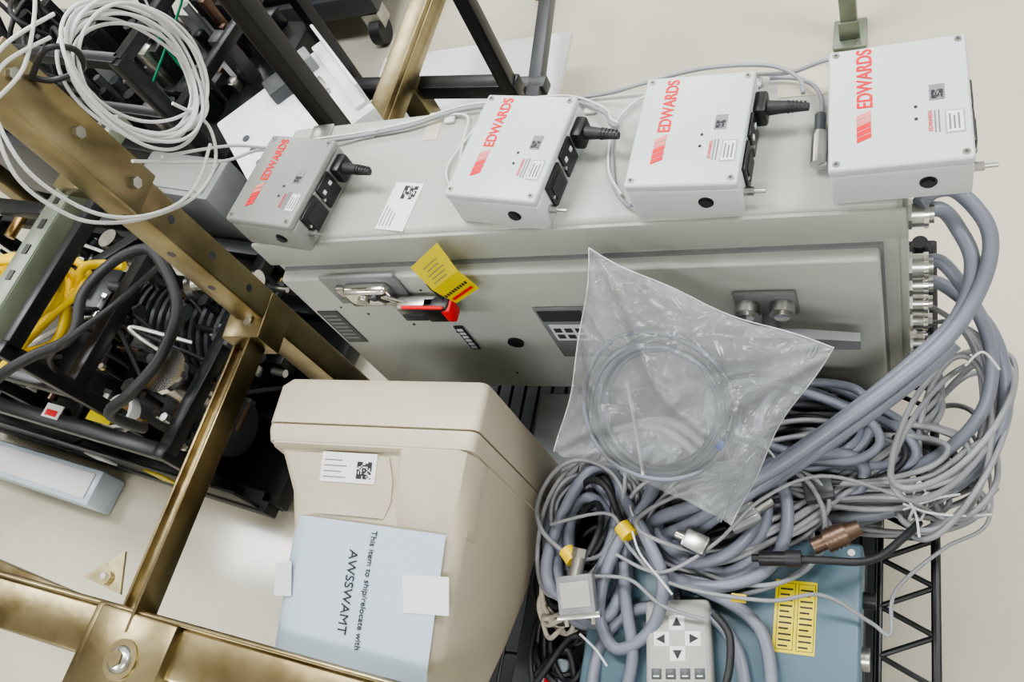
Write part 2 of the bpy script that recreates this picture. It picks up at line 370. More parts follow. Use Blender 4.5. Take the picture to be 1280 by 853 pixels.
b.loft([rr(-.905,-.565,.41,.425,.766,.014),rr(-.893,-.568,.385,.43,.758,.018),rr(-.872,-.572,.34,.435,.745,.022),rr(-.862,-.578,.28,.44,.727,.025),rr(-.855,-.588,.20,.455,.703,.028),rr(-.848,-.596,.14,.475,.686,.028),rr(-.838,-.606,.122,.49,.676,.022)],'beige')
def sh(y,xa,xb,z,up): return [(xa-.004,y,z-.03),(xb,y,z-.05),(xb+.001,y,z-.018),(xb-.008,y,z+up-.006),(xb-.018,y,z+up),(xa+.005,y,z+up),(xa,y,z+up-.004)]
b.loft([sh(.408,-.905,-.566,.767,.008),sh(.402,-.905,-.566,.766,.009),sh(.398,-.905,-.566,.765,.004)],'beige')
b.loft([sh(.402,-.678,-.5645,.765,.0125),sh(.37,-.678,-.568,.756,.0135),sh(.335,-.679,-.572,.745,.010),sh(.31,-.680,-.574,.737,.003),sh(.298,-.681,-.576,.732,-.001)],'beige')
def hood(y,xa,xb,z): return [(xa,y,z-.02),(xb,y,z-.02),(xb,y,z+.001),(xb-.006,y,z+.004),(xa+.05,y,z+.004),(xa+.012,y,z+.0)]
b.loft([hood(.392,-.888,-.700,.762),hood(.36,-.876,-.690,.754),hood(.33,-.862,-.690,.744),hood(.308,-.84,-.70,.736)],'beige')
b.box((-.89,.513,.47),(-.60,.5175,.74),'dgrey',.002)
b.box((-.80,.28,.402),(-.66,.44,.43),'beige',.01); b.cyl((-.73,.33,.395),(-.73,.33,.42),.12,'beige',seg=40)
b.done('housing',mon)
b=B()
S=lambda x,y,o=0:(x,y,.7585+(y-.36)*.27+o)
b.quad([S(-.812,.352),S(-.717,.352),S(-.717,.394),S(-.812,.394)],'white',.0006)
qr(b,S(-.749,.358,.0009),(1,0,0),(0,.965,.26),.025,'ink',11,9)
for i in range(4): b.quad([S(-.807,.358+i*.008,.0009),S(-.807+.04-.008*(i%2),.358+i*.008,.0009),S(-.807+.04-.008*(i%2),.3595+i*.008,.0009),S(-.807,.3595+i*.008,.0009)],'grayink',.0003)
b.done('asset_label',mon)
# paper notice on sloping rear top
nt=empty('paper_notice')
def Z(y,o=0): return .728+(y-.28)*.29+o
b=B()
rows=[]; N=14
for j in range(N+1):
    v=j/N; row=[]
    for i in range(N+1):
        u=i/N
        x=(-.864+.270*u)*(1-v)+(-.874+.270*u)*v; y=(.303-.010*u)*(1-v)+(.120-.02*u)*v
        z=Z(y,.0075)
        if u<.15: z-=(.15-u)**2*1.2
        if v>.9: z-=(v-.9)*.05*u
        row.append((x,y,z))
    rows.append(row)
t=bmesh.new(); V=[[t.verts.new(p) for p in r] for r in rows]
for j in range(N):
    for i in range(N): t.faces.new((V[j][i],V[j+1][i],V[j+1][i+1],V[j][i+1]))
b._add(t,'paper')
T=lambda x,y,o=.0085:(x,y,Z(y,o))
b.quad([T(-.655,.237),T(-.648,.188),T(-.578,.192,.0075),T(-.583,.240,.0075)],'tape',.0006)
b.quad([T(-.880,.235,-.006),T(-.877,.19,-.006),T(-.836,.19),T(-.843,.237)],'tape',.0006)
b.done('sheet',nt)
def ptext(s,size,x,y,nm):
    X=Vector((-.05,-1,-.29)).normalized(); Yv=Vector((1,-.05,0)).normalized(); Zv=X.cross(Yv).normalized(); Yv=Zv.cross(X)
    for j in range(2):
        o=text(s,nm,size,(0,0,0),(0,0,0),'ink',nt,.0002,0)
        o.matrix_local=Matrix(((X.x,Yv.x,Zv.x,x+.0004*j),(X.y,Yv.y,Zv.y,y),(X.z,Yv.z,Zv.z,Z(y,.0088)),(0,0,0,1)))
ptext('This item to ship/relocate with',.0132,-.712,.290,'notice_line_1'); ptext('AWSSWAMT',.0205,-.745,.262,'notice_line_2')

# ------------------------------------------------------------------ gold rack
rack=empty('chromate_steel_rack'); b=B()
def post(x,y,z0,z1,w=.058):
    b.box((x-w/2,y-w/2,z0),(x+w/2,y+w/2,z1),'gold',.005)
post(-1.062,.665,0,2.05)
b.box((-1.034,.63,1.06),(-1.026,.70,1.34),'gold',.002); 
for z in (1.09,1.31,1.2): b.cyl((-1.027,.665,z),(-1.018,.665,z),.009,'steel',seg=6)
for z in (.80,.90,1.0,1.45,1.6): b.cyl((-1.034,.665,z),(-1.0325,.665,z),.007,'dgrey',seg=12)
for z in (.85,.95,1.05,1.4): b.cyl((-1.062,.6362,z),(-1.062,.6355,z),.007,'dgrey',seg=12)
b.bar((-1.075,.66,.70),(-1.115,.10,.70),.062,.006,'gold',.002)
b.bar((-1.046,.66,.72),(-1.086,.10,.72),.006,.046,'gold',.002)
b.bar((-1.104,.66,.685),(-1.144,.10,.685),.006,.05,'gold',.002)
b.box((-1.11,.60,.68),(-1.03,.69,.745),'gold',.004)
b.cyl((-1.06,.63,.74),(-1.06,.63,.75),.009,'steel',seg=6)
b.bar((-2.4,.205,.69),(-.55,.050,.69),.085,.07,'gold',.006)
b.bar((-2.4,.240,.73),(-.55,.087,.73),.006,.012,'gold',.002)
b.box((-1.16,.0,.70),(-1.00,.13,.742),'gold',.006,yaw=-6)
b.box((-1.175,-.01,.69),(-1.13,.14,.738),'gold',.006,yaw=-6)
b.cyl((-1.075,.062,.742),(-1.075,.062,.746),.030,'gold',seg=28); b.sphere((-1.075,.062,.746),.021,'steel',(1,1,.45)); b.cyl((-1.075,.062,.746),(-1.075,.062,.757),.013,'gold',seg=6)
post(-1.10,.06,0,.70,.055)
post(-2.42,.20,0,1.9,.055)
b.bar((-2.35,.30,.30),(-1.12,.09,.30),.035,.045,'gold',.004)
b.quad([(-1.66,.235,.325),(-1.54,.21,.325),(-1.57,.30,.325)],'gold',.006); b.cyl((-1.59,.24,.331),(-1.59,.24,.339),.014,'gold',seg=20); b.cyl((-1.59,.24,.339),(-1.59,.24,.347),.008,'steel',seg=6)
b.bar((-1.06,.69,1.30),(-2.3,.92,1.30),.05,.05,'gold',.004); post(-2.55,1.35,0,1.9,.05)
b.bar((-2.3,.92,1.30),(-2.55,1.35,1.30),.05,.05,'gold',.004)
b.bar((-1.10,.66,1.42),(-1.15,.0,1.42),.04,.04,'gold',.004)
b.done('frame',rack)
b=B()
b.bar((-1.275,.90,1.0),(-1.345,.46,1.0),.042,.004,'strut',.001); b.bar((-1.254,.90,.985),(-1.324,.46,.985),.003,.03,'strut',.001); b.bar((-1.296,.90,.985),(-1.366,.46,.985),.003,.03,'strut',.001)
for i in range(9):
    t_=i/9; x=-1.275-.07*(t_+.05); y=.90-.44*(t_+.05)
    b.bar((x,y,1.003),(x-.0024,y-.018,1.003),.012,.001,'black',0)
b.bar((-1.09,.70,1.02),(-1.28,.74,1.02),.03,.03,'gold',.002)
b.done('perforated_strut',rack)

# white cable coil on rack
wc=empty('white_cable_coil'); paths=[]; rn=random.Random(5)
for i in range(10):
    cy=.775+rn.uniform(-.010,.010); cz=1.185+rn.uniform(-.012,.012); ra=rn.uniform(.075,.100); rb=rn.uniform(.115,.138); x=-.985+rn.uniform(-.012,.02); an=math.radians(38+rn.uniform(-8,8))
    P=[]
    for k in range(14):
        t_=k/14*2*math.pi; p=ra*math.cos(t_); q=rb*math.sin(t_)
        P.append((x+.008*math.sin(t_*2+i),cy+p*math.cos(an)+q*math.sin(an)*.75,cz-q*math.cos(an)+p*math.sin(an)*.8))
    paths.append(P)
tubes('loops',paths,.0026,'cwhite',wc,True)
big=[[(-.99,.72,1.31),(-.985,.64,1.345),(-.98,.585,1.335),(-.98,.533,1.273),(-.98,.535,1.19),(-.98,.565,1.13),(-.98,.62,1.07),(-.98,.69,1.02),(-.98,.76,1.01),(-.98,.80,1.05),(-.98,.78,1.12)],
     [(-.99,.75,1.32),(-.985,.66,1.355),(-.98,.60,1.35),(-.97,.545,1.28),(-.97,.548,1.19),(-.97,.58,1.12),(-.97,.64,1.06),(-.97,.70,1.035),(-.97,.77,1.04)],
     [(-.98,.70,1.10),(-.98,.80,1.0),(-.965,.84,.945),(-.945,.848,.932)],[(-.98,.66,1.14),(-.985,.77,1.0),(-.975,.83,.95),(-.945,.842,.932)],
     [(-.99,.60,1.33),(-.99,.66,1.32),(-.985,.72,1.34),(-.985,.76,1.36)]]
tubes('trailing_cable',big,.0026,'cwhite',wc)
tubes('hook_wrap',[[(-1.02,.68,1.29),(-.985,.70,1.31),(-.965,.715,1.29),(-.975,.71,1.265),(-1.01,.69,1.27),(-1.025,.68,1.29)]],.004,'black',wc)

# ------------------------------------------------------------------ cable pile
tang=empty('cable_bundle')
A=[(-.0,.745,.80),(.025,.75,.80),(.045,.742,.77),(.062,.70,.75),(.047,.643,.72),(-.005,.592,.69),(-.08,.532,.66),(-.147,.482,.64),(-.221,.43,.62),(-.29,.39,.58),(-.363,.37,.53)]
Bc=[(.0,.745,.82),(.02,.765,.82),(.048,.769,.805),(.080,.728,.78),(.074,.676,.75),(.037,.614,.72),(-.026,.561,.69),(-.106,.504,.66),(-.189,.449,.63),(-.277,.412,.60),(-.36,.393,.55),(-.40,.362,.50)]
Cc=[(.0,.730,.70),(.028,.735,.70),(.068,.69,.66),(.090,.64,.61),(.080,.58,.57),(.035,.53,.54),(-.04,.49,.52),(-.12,.46,.51),(-.2,.46,.5)]
Dc=[(.0,.728,.655),(.03,.73,.65),(.085,.69,.61),(.108,.63,.57),(.100,.56,.53),(.055,.50,.50),(-.03,.455,.49),(-.13,.44,.49),(-.22,.46,.48)]
Fc=[(-.37,.39,.55),(-.345,.325,.54),(-.27,.305,.55),(-.195,.335,.55),(-.168,.40,.56),(-.185,.47,.56),(-.235,.495,.56)]
Gc=[(-.40,.375,.52),(-.34,.36,.53),(-.26,.355,.54),(-.21,.38,.54),(-.20,.44,.55),(-.23,.475,.55)]
Ec=[(-.28,.45,.56),(-.21,.48,.57),(-.12,.505,.57),(-.075,.50,.55),(-.08,.465,.53),(-.15,.45,.52)]
G2=[(-.42,.40,.50),(-.36,.345,.51),(-.28,.33,.52),(-.225,.35,.53),(-.20,.42,.54),(-.25,.46,.55)]
Jc=[(-.43,.14,.51),(-.43,.21,.50),(-.395,.26,.51),(-.33,.28,.52),(-.265,.27,.52),(-.225,.22,.515),(-.21,.14,.515)]
Kc=[(-.30,.31,.53),(-.24,.29,.53),(-.20,.26,.52),(-.182,.20,.515),(-.18,.12,.515)]
Lc=[(-.385,.12,.51),(-.375,.2,.515),(-.39,.27,.53),(-.40,.33,.54)]
M1=[(-.445,.47,.50),(-.40,.41,.55),(-.36,.36,.58),(-.33,.30,.57),(-.35,.24,.53),(-.40,.21,.52),(-.43,.26,.53),(-.41,.34,.56),(-.37,.42,.56),(-.36,.48,.53)]
tubes('thick_grey_cables',[A,Bc,[(p[0]-.01,p[1]-.012,p[2]-.022) for p in A[4:]],[(p[0]+.006,p[1]+.002,p[2]-.028) for p in Bc[5:]]],.0100,'cgrey',tang)
tubes('medium_grey_cables',[Cc,Dc,Fc,Gc,Ec,G2,Jc,Kc,Lc,M1],.0092,'cgrey',tang)
def loops(cx,cy,cz,rx,ry,n,seed,dz=.06,jit=.25,tilt=.15,an=0,wob=.06,off=.2):
    rn=random.Random(seed); out=[]
    for i in range(n):
        ax=rx*rn.uniform(1-jit,1+jit); ay=ry*rn.uniform(1-jit,1+jit); ox=rn.uniform(-1,1)*rx*off; oy=rn.uniform(-1,1)*ry*off; z=cz+dz*(i/n-.5)
        tl=rn.uniform(-tilt,tilt); tl2=rn.uniform(-tilt,tilt); aa=math.radians(an+rn.uniform(-18,18)); P=[]; ph=rn.uniform(0,6.28)
        for k in range(12):
            t_=k/12*2*math.pi; g=1+wob*math.sin(2*t_+ph)+wob*.5*math.sin(3*t_+ph*2); p=ax*math.cos(t_)*g; q=ay*math.sin(t_)*g
            X=cx+ox+p*math.cos(aa)-q*math.sin(aa); Yv=cy+oy+p*math.sin(aa)+q*math.cos(aa)
            P.append((X,Yv,max(.422,z+tl*p+tl2*q+.008*math.sin(t_*3+ph))))
        out.append(P)
    return out
tubes('left_coil',loops(-.462,.365,.49,.052,.10,10,11,.11),.0095,'cgrey',tang,True)
tubes('left_thin_coil',loops(-.47,.40,.52,.055,.09,6,41,.08,.35),.0038,'cgrey2',tang,True)
tubes('left_black_coil',loops(-.49,.37,.46,.055,.12,10,12,.08),.005,'rubber',tang,True)
tubes('middle_coil',loops(-.27,.405,.50,.10,.075,8,13,.12,.3,.25),.0092,'cgrey',tang,True)
tubes('middle_thin_coil',loops(-.25,.41,.53,.11,.07,7,43,.08,.4,.3),.0036,'cgrey2',tang,True)
tubes('right_thin_coil',loops(-.10,.515,.48,.15,.055,18,14,.14,.3,.2),.0042,'cgrey2',tang,True)
tubes('right_hanging_loops',loops(.045,.555,.54,.045,.125,6,15,.14,.2,.5,-12,.05,.12),.0042,'cgrey2',tang,True)
tubes('far_thin_coil',loops(-.16,.56,.52,.11,.06,11,16,.14,.3,.3),.0066,'cgrey',tang,True)
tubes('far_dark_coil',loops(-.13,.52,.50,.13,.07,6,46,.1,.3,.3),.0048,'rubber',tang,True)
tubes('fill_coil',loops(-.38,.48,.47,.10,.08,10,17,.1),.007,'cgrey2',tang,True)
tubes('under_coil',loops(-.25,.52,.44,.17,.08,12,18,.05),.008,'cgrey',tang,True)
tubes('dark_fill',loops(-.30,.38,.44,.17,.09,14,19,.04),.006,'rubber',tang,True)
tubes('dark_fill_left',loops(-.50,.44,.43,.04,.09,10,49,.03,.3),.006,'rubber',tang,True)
tubes('low_cream_coil',loops(-.515,.275,.47,.026,.042,8,20,.04,.3,.4,0,.1),.0042,'cream',tang,True)
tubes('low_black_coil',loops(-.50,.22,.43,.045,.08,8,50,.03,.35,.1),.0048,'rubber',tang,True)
paths=[]; rn=random.Random(21)
for i in range(14):
    o=rn.uniform(-.018,.018); z=.50+rn.uniform(-.02,.03)
    paths.append([(-.24+rn.uniform(-.03,.03),.44+o,z),(-.16,.455+o,z+.01),(-.07,.462+o*.7,z+.02),(.01,.475+o,z+.015),(.06,.52+o,z+.01),(.095+o,.58,.53),(.09+o,.65,.57),(.05,.70,.59),(.015,.72,.56+rn.choice((0,.05,-.05,-.1)))])
tubes('thin_bundle',paths,.0034,'cgrey2',tang)
paths=[]
for i in range(6):
    o=rn.uniform(-.02,.02); z=.46+rn.uniform(-.02,.02)
    paths.append([(-.38+o,.40,z),(-.28,.36+o,z+.06),(-.18,.40+o,z+.08),(-.1,.47+o,z+.07),(-.02,.55+o,z+.06),(.03,.62+o,z+.04),(.012,.71,.44+.02*i)])
tubes('thin_bundle_b',paths,.0045,'cgrey2',tang)
Nc=[(-.52,.375,.55),(-.42,.39,.58),(-.385,.345,.57),(-.32,.30,.57),(-.19,.29,.57),(-.12,.31,.55),(-.06,.29,.51),(-.035,.28,.50),(-.03,.34,.49),(.03,.41,.47),(.085,.45,.47),(.09,.52,.48),(.07,.57,.50)]
N2=[(-.40,.33,.58),(-.33,.31,.585),(-.26,.355,.59),(-.20,.42,.60),(-.12,.46,.6),(-.02,.45,.56),(.05,.44,.50),(.10,.50,.48)]
N3=[(-.44,.30,.56),(-.38,.30,.565),(-.33,.27,.56),(-.27,.26,.545)]
tubes('loose_wires',[Nc,N2,N3],.0028,'cgrey2',tang)
tubes('black_leads',[[(-.55,.16,.44),(-.50,.21,.45),(-.48,.16,.43),(-.46,.10,.42)],[(-.56,.13,.43),(-.52,.18,.46),(-.49,.23,.45),(-.46,.21,.45),(-.45,.12,.43)],
  [(-.54,.44,.45),(-.50,.47,.5),(-.45,.46,.53),(-.43,.40,.53),(-.46,.33,.52)],[(-.21,.345,.575),(-.13,.35,.575),(-.06,.36,.56),(-.02,.40,.54),(.0,.43,.52)],
  [(-.26,.27,.55),(-.235,.24,.55),(-.235,.18,.55),(-.26,.14,.55)],[(-.54,.36,.46),(-.51,.43,.50),(-.47,.45,.55),(-.43,.43,.57),(-.40,.37,.56)],[(-.53,.30,.45),(-.50,.39,.50),(-.46,.42,.53),(-.44,.38,.55),(-.45,.33,.56)]],.0055,'rubber',tang)
# connectors
b=B()
b.cyl((-.132,.367,.575),(-.116,.376,.575),.011,'brown'); b.cyl((-.116,.376,.575),(-.090,.390,.577),.0155,'brown'); b.cyl((-.090,.390,.577),(-.073,.399,.578),.0125,'brown',r2=.010)
for i in range(5): b.cyl((-.115+i*.0055,.3765+i*.0030,.575),(-.1125+i*.0055,.378+i*.0030,.575),.0166,'brown')
b.cyl((-.20,.345,.575),(-.165,.348,.575),.010,'black'); b.cyl((-.165,.348,.575),(-.145,.35,.575),.012,'rubber',seg=12)
mt=Matrix.Translation((-.452,.27,.575))@Matrix.Rotation(math.radians(12),4,'Z')@Matrix.Rotation(math.radians(15),4,'X')
b.box((-.028,-.03,-.010),(.028,.026,.010),'mgrey',.004,mtx=mt); b.box((-.022,-.02,.0095),(.022,.016,.0115),'remote',.002,mtx=mt); b.box((-.032,-.036,-.007),(.032,-.028,.007),'steel',.001,mtx=mt)
b.cyl(mt@Vector((0,.024,0)),mt@Vector((.01,.05,0)),.010,'steel'); b.cyl(mt@Vector((.01,.05,0)),mt@Vector((.014,.062,0)),.012,'steel',seg=6)
for sx in (-.02,.02): b.cyl(mt@Vector((sx,-.045,.0)),mt@Vector((sx,-.03,0)),.0035,'chrome')
mt=Matrix.Translation((-.225,.40,.585))@Matrix.Rotation(math.radians(30),4,'Z')
b.box((-.022,-.018,-.009),(.022,.018,.009),'mgrey',.004,mtx=mt); b.cyl(mt@Vector((.02,0,0)),mt@Vector((.045,.004,0)),.008,'steel')
for s_ in (-.008,.002,.012): b.box((-.018,s_-.003,.0085),(.018,s_,.0105),'steel',.001,mtx=mt)
mt=Matrix.Translation((-.285,.355,.59))@Matrix.Rotation(math.radians(-20),4,'Z')
b.box((-.018,-.014,-.009),(.018,.014,.009),'steel',.004,mtx=mt); b.cyl(mt@Vector((-.03,0,0)),mt@Vector((-.016,0,0)),.007,'steel')
b.box((-.15,.44,.54),(-.11,.475,.56),'dgrey',.003,yaw=15)
b.cyl((-.40,.375,.575),(-.385,.36,.575),.0125,'yhose'); b.cyl((-.485,.335,.56),(-.47,.32,.56),.012,'yhose'); b.box((-.235,.285,.563),(-.215,.296,.567),'yhose')
b.done('connectors',tang)
tubes('cable_ties',[[(-.375,.36,.60),(-.36,.33,.60),(-.33,.30,.595),(-.31,.28,.59)],[(-.02,.445,.55),(.01,.435,.55),(.05,.44,.53),(.09,.455,.50)],[(-.02,.46,.55),(-.005,.43,.56),(-.0,.40,.55)],[(-.01,.46,.52),(.0,.48,.545),(.01,.46,.52),(.0,.43,.53),(-.01,.46,.52)],
    [(.055,.60,.66),(.075,.615,.67),(.095,.60,.65)],[(-.405,.43,.53),(-.39,.40,.57),(-.37,.37,.57)],[(-.20,.50,.60),(-.18,.47,.61),(-.19,.44,.60)],[(-.02,.44,.54),(.02,.455,.55),(.05,.47,.53)],[(-.45,.22,.54),(-.42,.20,.55),(-.40,.18,.55)]],.0017,'cwhite',tang)
tubes('tie_rings',[[(.0+.026*math.cos(k/10*6.283)*.5,.452+.02*math.cos(k/10*6.283),.515+.03*math.sin(k/10*6.283)) for k in range(10)]],.002,'cwhite',tang,True)

# ------------------------------------------------------------------ teal power unit, remote
b=B()
b.box((-.455,.10,.402),(-.072,.40,.500),'teal',.006,seg=3); b.box((-.455,.10,.43),(-.07,.402,.434),'dgrey')
b.box((-.186,.238,.5),(-.130,.338,.5008),'yellow')
for i in range(2):
    b.box((-.182+i*.027,.242,.5007),(-.159+i*.027,.334,.5010),'ink')
    b.box((-.1812+i*.027,.2428,.5009),(-.1598+i*.027,.3332,.5012),'yellow')
    for j in range(11): b.box((-.179+i*.027,.246+j*.0078,.5011),(-.162+i*.027-.004*(j%3==0),.2485+j*.0078,.5014),'ink')
b.cyl((-.072,.33,.46),(-.055,.33,.46),.012,'black'); b.cyl((-.072,.25,.46),(-.062,.25,.46),.016,'steel')
for x in (-.44,-.087):
    b.cyl((x,.385,.5),(x,.385,.502),.005,'steel')
b.done('teal_power_unit')
rm=empty('handheld_remote',(-.305,.20,.5012),8); b=B()
b.box((-.046,-.10,.0),(.046,.088,.034),'remote',.008,seg=3); b.box((-.040,-.09,.0335),(.040,.080,.0350),'remote',.003)
for (x,y,a) in ((0,.054,90),(-.022,.032,180),(.022,.032,0),(0,.012,270)):
    b.box((x-.011,y-.010,.0345),(x+.011,y+.010,.0356),'white',.002)
    b.quad([(x+.008*math.cos(math.radians(a+q)),y+.008*math.sin(math.radians(a+q)),.0356) for q in (0,125,235)],'ink',.0004)
for i in range(4):
    x=-.030+i*.020; b.box((x-.007,-.022,.035),(x+.007,-.008,.0362),'dgrey',.002); b.box((x-.004,-.019,.036),(x+.004,-.017,.0365),'white')
    b.box((x-.007,-.046,.035),(x+.007,-.032,.0362),'dgrey',.002); b.cyl((x,-.06,.035),(x,-.06,.0365),.003,'red')
b.cyl((0,.085,.02),(0,.11,.022),.007,'rubber',r2=.004)
b.done('shell',rm); tubes('cord',[[(0,.10,.02),(.01,.14,.03),(.04,.17,.05),(.08,.18,.06)]],.0035,'rubber',rm)
b=B(); b.box((-.56,.12,.40),(-.50,.20,.425),'ice',.008); b.box((-.535,.15,.425),(-.515,.165,.428),'red'); b.done('small_plastic_tray')

# ------------------------------------------------------------------ plastic bag with cable ring
bag=empty('clear_plastic_bag')
TL=Vector((-.392,.645,.905)); TR=Vector((-.095,.555,.800)); BL=Vector((-.472,.440,.700)); BR=Vector((-.225,.368,.650))
nrm=(TR-TL).cross(BL-TL).normalized()
if nrm.y>0: nrm=-nrm
def bp(s,t,o=0):
    ww=.018*math.sin(math.pi*s)*(1-2*t)
    s2=s+.03*math.sin(math.pi*t)*(1-2*s)
    p=(TL*(1-s2)+TR*s2)*(1-t)+(BL*(1-s2)+BR*s2)*t
    return p+nrm*o+(BL-TL).normalized()*ww*.6
def sheet(sign,seed):
    N=60; t_=bmesh.new(); V=[]
    for j in range(N+1):
        r=[]
        for i in range(N+1):
            s=i/N; t=j/N; e=min(1,6*min(s,1-s,t,1-t))
            bulge=.030*(max(0,math.sin(math.pi*s))*max(0,math.sin(math.pi*min(1,t*1.0))))**.6
            a1=math.atan2(t+.05,s+.05); a2=math.atan2(1.05-t,s+.05); a3=math.atan2(t+.05,1.05-s)
            wr=.006*math.sin(11*a1+seed)*math.exp(-1.2*(s+t))+.0065*math.sin(13*a3+seed)*math.exp(-1.0*(1-s+t))+.005*math.sin(14*a2+seed*2)*math.exp(-1.0*(s+1-t))
            wr+=.004*(1-abs(math.sin(6*(s*1.3+t)+seed+1.5*math.sin(4*t))))**2+.0035*(1-abs(math.sin(7*(s-t*.8)+seed*1.7+math.sin(5*s))))**3*2
            r.append(t_.verts.new(bp(s+.008*math.sin(11*t),t+.008*math.sin(13*s),sign*bulge+wr*(.6+.6*e)+.004)))
        V.append(r)
    for j in range(N):
        for i in range(N): t_.faces.new((V[j][i],V[j][i+1],V[j+1][i+1],V[j+1][i]))
    return t_
b=B(); b._add(sheet(1,1.0),'bag'); b._add(sheet(-.35,4.0),'bag'); b.done('film',bag,ang=80)
tubes('bag_seam',[[bp(s/14,.0+.008*math.sin(13*s/14),.005) for s in range(15)],[bp(.008*math.sin(11*s/14),s/14,.005) for s in range(15)],[bp(1+.008*math.sin(11*s/14),s/14,.005) for s in range(15)]],.0008,'cwhite',bag)
tubes('zip_closure',[[bp(.93+.006*math.sin(11*s/14),s/14,.010+.004*math.sin(s)) for s in range(15)],[bp(.945+.006*math.sin(11*s/14),s/14,.009+.004*math.sin(s)) for s in range(15)]],.0011,'bag',bag)
P=[]; rn=random.Random(31)
for i in range(8):
    rs=.34*rn.uniform(.84,1.10); rt_=.37*rn.uniform(.84,1.06); cs=.46+rn.uniform(-.03,.03); ct=.60+rn.uniform(-.03,.015); o=.002+i*.002
    P.append([bp(cs+rs*math.cos(k/14*6.283),min(.97,ct+rt_*math.sin(k/14*6.283)),o) for k in range(14)])
tubes('cable_ring_in_bag',P,.0036,'cgrey',bag,True)
tubes('strap_in_bag',[[bp(.28,.50,.02),bp(.36,.66,.021),bp(.43,.80,.02),bp(.50,.95,.016)],[bp(.30,.25,.01),bp(.5,.2,.012),bp(.75,.35,.012),bp(.8,.55,.01)]],.0024,'cwhite',bag)
b=B(); b.cyl(bp(.80,.60,.012),bp(.80,.65,.012),.0075,'blue'); b.done('blue_tape',bag)

# ------------------------------------------------------------------ pump skid on the left
sk=empty('vacuum_pump_skid',(-1.43,.50,0),-9.6); b=B()
W=1.15; Dp=.53
def fr(z,x0=-W,x1=0,y0=0,y1=Dp,w=.035):
    for p,q in (((x0,y0),(x1,y0)),((x1,y0),(x1,y1)),((x1,y1),(x0,y1)),((x0,y1),(x0,y0))): b.bar((*p,z),(*q,z),w,w,'blackp')
fr(.07,w=.05); fr(.36,-W,-.1); fr(.52,-W,-.28,.05,.48)
for x in (-W,-.72,-.28): 
    for y in (.05,.48): b.box((x-.017,y-.017,.05),(x+.017,y+.017,.72 if x>-.5 else .54),'blackp',.003)
for y in (0,Dp): b.box((-.12,y-.017,.05),(-.085,y+.017,.38),'blackp',.003)
b.bar((-.28,.05,.70),(-.28,.48,.70),.034,.034,'blackp'); b.bar((-.72,.05,.53),(-.28,.48,.53),.03,.03,'blackp')
b.box((-W,0,.03),(0,Dp,.06),'blackp'); b.box((-W,-.02,.05),(-.02,-.012,.20),'blackp',.003); b.box((-.35,-.024,.09),(-.28,-.019,.17),'yellow'); b.box((-.60,-.024,.10),(-.52,-.019,.15),'white')
b.box((-.36,.02,.385),(-.28,.07,.388),'yellow'); b.box((-.52,.0,.376),(-.46,.035,.379),'white'); b.box((-.51,.005,.378),(-.47,.02,.380),'red')
for x in (-1.0,-.1):
    b.cyl((x-.015,.05,.03),(x+.015,.05,.03),.03,'rubber')
b.done('skid_frame',sk)
b=B()
b.cyl((-.95,.2,.22),(-.55,.2,.22),.11,'dgrey',seg=28); b.cyl((-.50,.36,.22),(-.15,.36,.22),.12,'blackp',seg=28); b.cyl((-.45,.14,.18),(-.12,.14,.18),.075,'dgrey',seg=24)
for i in range(12): b.cyl((-.48+i*.028,.36,.22),(-.468+i*.028,.36,.22),.128,'dgrey',seg=28)
b.box((-.85,.3,.08),(-.55,.5,.36),'blackp',.01)
b.cyl((-.17,.17,.28),(-.17,.17,.40),.045,'steel'); b.cyl((-.17,.17,.40),(-.17,.17,.415),.055,'chrome'); 
b.cyl((-.3,.06,.34),(-.3,.06,.37),.045,'white',seg=28); b.cyl((-.3,.06,.37),(-.3,.06,.372),.037,'chrome',seg=28)
b.cyl((-.42,.42,.34),(-.42,.42,.54),.025,'steel'); b.cyl((-.42,.42,.44),(-.42,.42,.45),.04,'chrome')
b.box((-.75,.10,.40),(-.60,.25,.46),'white',.004); b.box((-.75,.10,.46),(-.60,.25,.462),'red')
b.cyl((-.22,.40,.40),(-.05,.44,.40),.022,'chrome'); b.cyl((-.22,.40,.40),(-.24,.395,.40),.034,'steel'); b.cyl((-.13,.42,.40),(-.12,.422,.40),.034,'steel')
rn=random.Random(42)
for i in range(210):
    x=rn.uniform(-W+.05,-.04); y=rn.uniform(.03,Dp-.04); z=rn.uniform(.16,.46 if x<-.25 else .36); r=rn.uniform(.005,.016); L=rn.uniform(.02,.08)
    d=rn.choice(((1,0,0),(0,1,0),(0,0,1))); k=rn.choice(['brass','steel','black','black','dgrey','dgrey','steel','black','blackp','blackp','brown'])
    p=Vector((x,y,z)); q=p+Vector(d)*L; b.cyl(p,q,r,k,seg=12)
    if rn.random()<.6: b.cyl(q,q+Vector(d)*.01,r*1.4,rn.choice(['brass','dgrey','steel','black']),seg=6)
for i in range(26):
    x=rn.uniform(-W+.05,-.1); y=rn.uniform(.05,Dp-.1); z=rn.uniform(.12,.38); s=rn.uniform(.02,.06)
    b.box((x,y,z),(x+s,y+s*rn.uniform(.6,1.4),z+s),rn.choice(['dgrey','black','mgrey','steel','black','black','blackp']),.003)
b.done('pumps_and_fittings',sk)
pp=[]
for i in range(22):
    x=rn.uniform(-.9,-.15); y=rn.uniform(.08,.45); z=rn.uniform(.2,.4)
    pp.append([(x,y,z),(x+rn.uniform(-.1,.1),y+rn.uniform(-.1,.1),z+rn.uniform(.05,.14)),(x+rn.uniform(-.15,.15),y+rn.uniform(-.12,.12),z+rn.uniform(.0,.1)),(x+rn.uniform(-.2,.2),y+rn.uniform(-.12,.12),z-.08)])
tubes('steel_pipes',pp[:8],.006,'steel',sk); tubes('black_lines',pp[8:],.006,'rubber',sk)
hose=empty('black_hose')
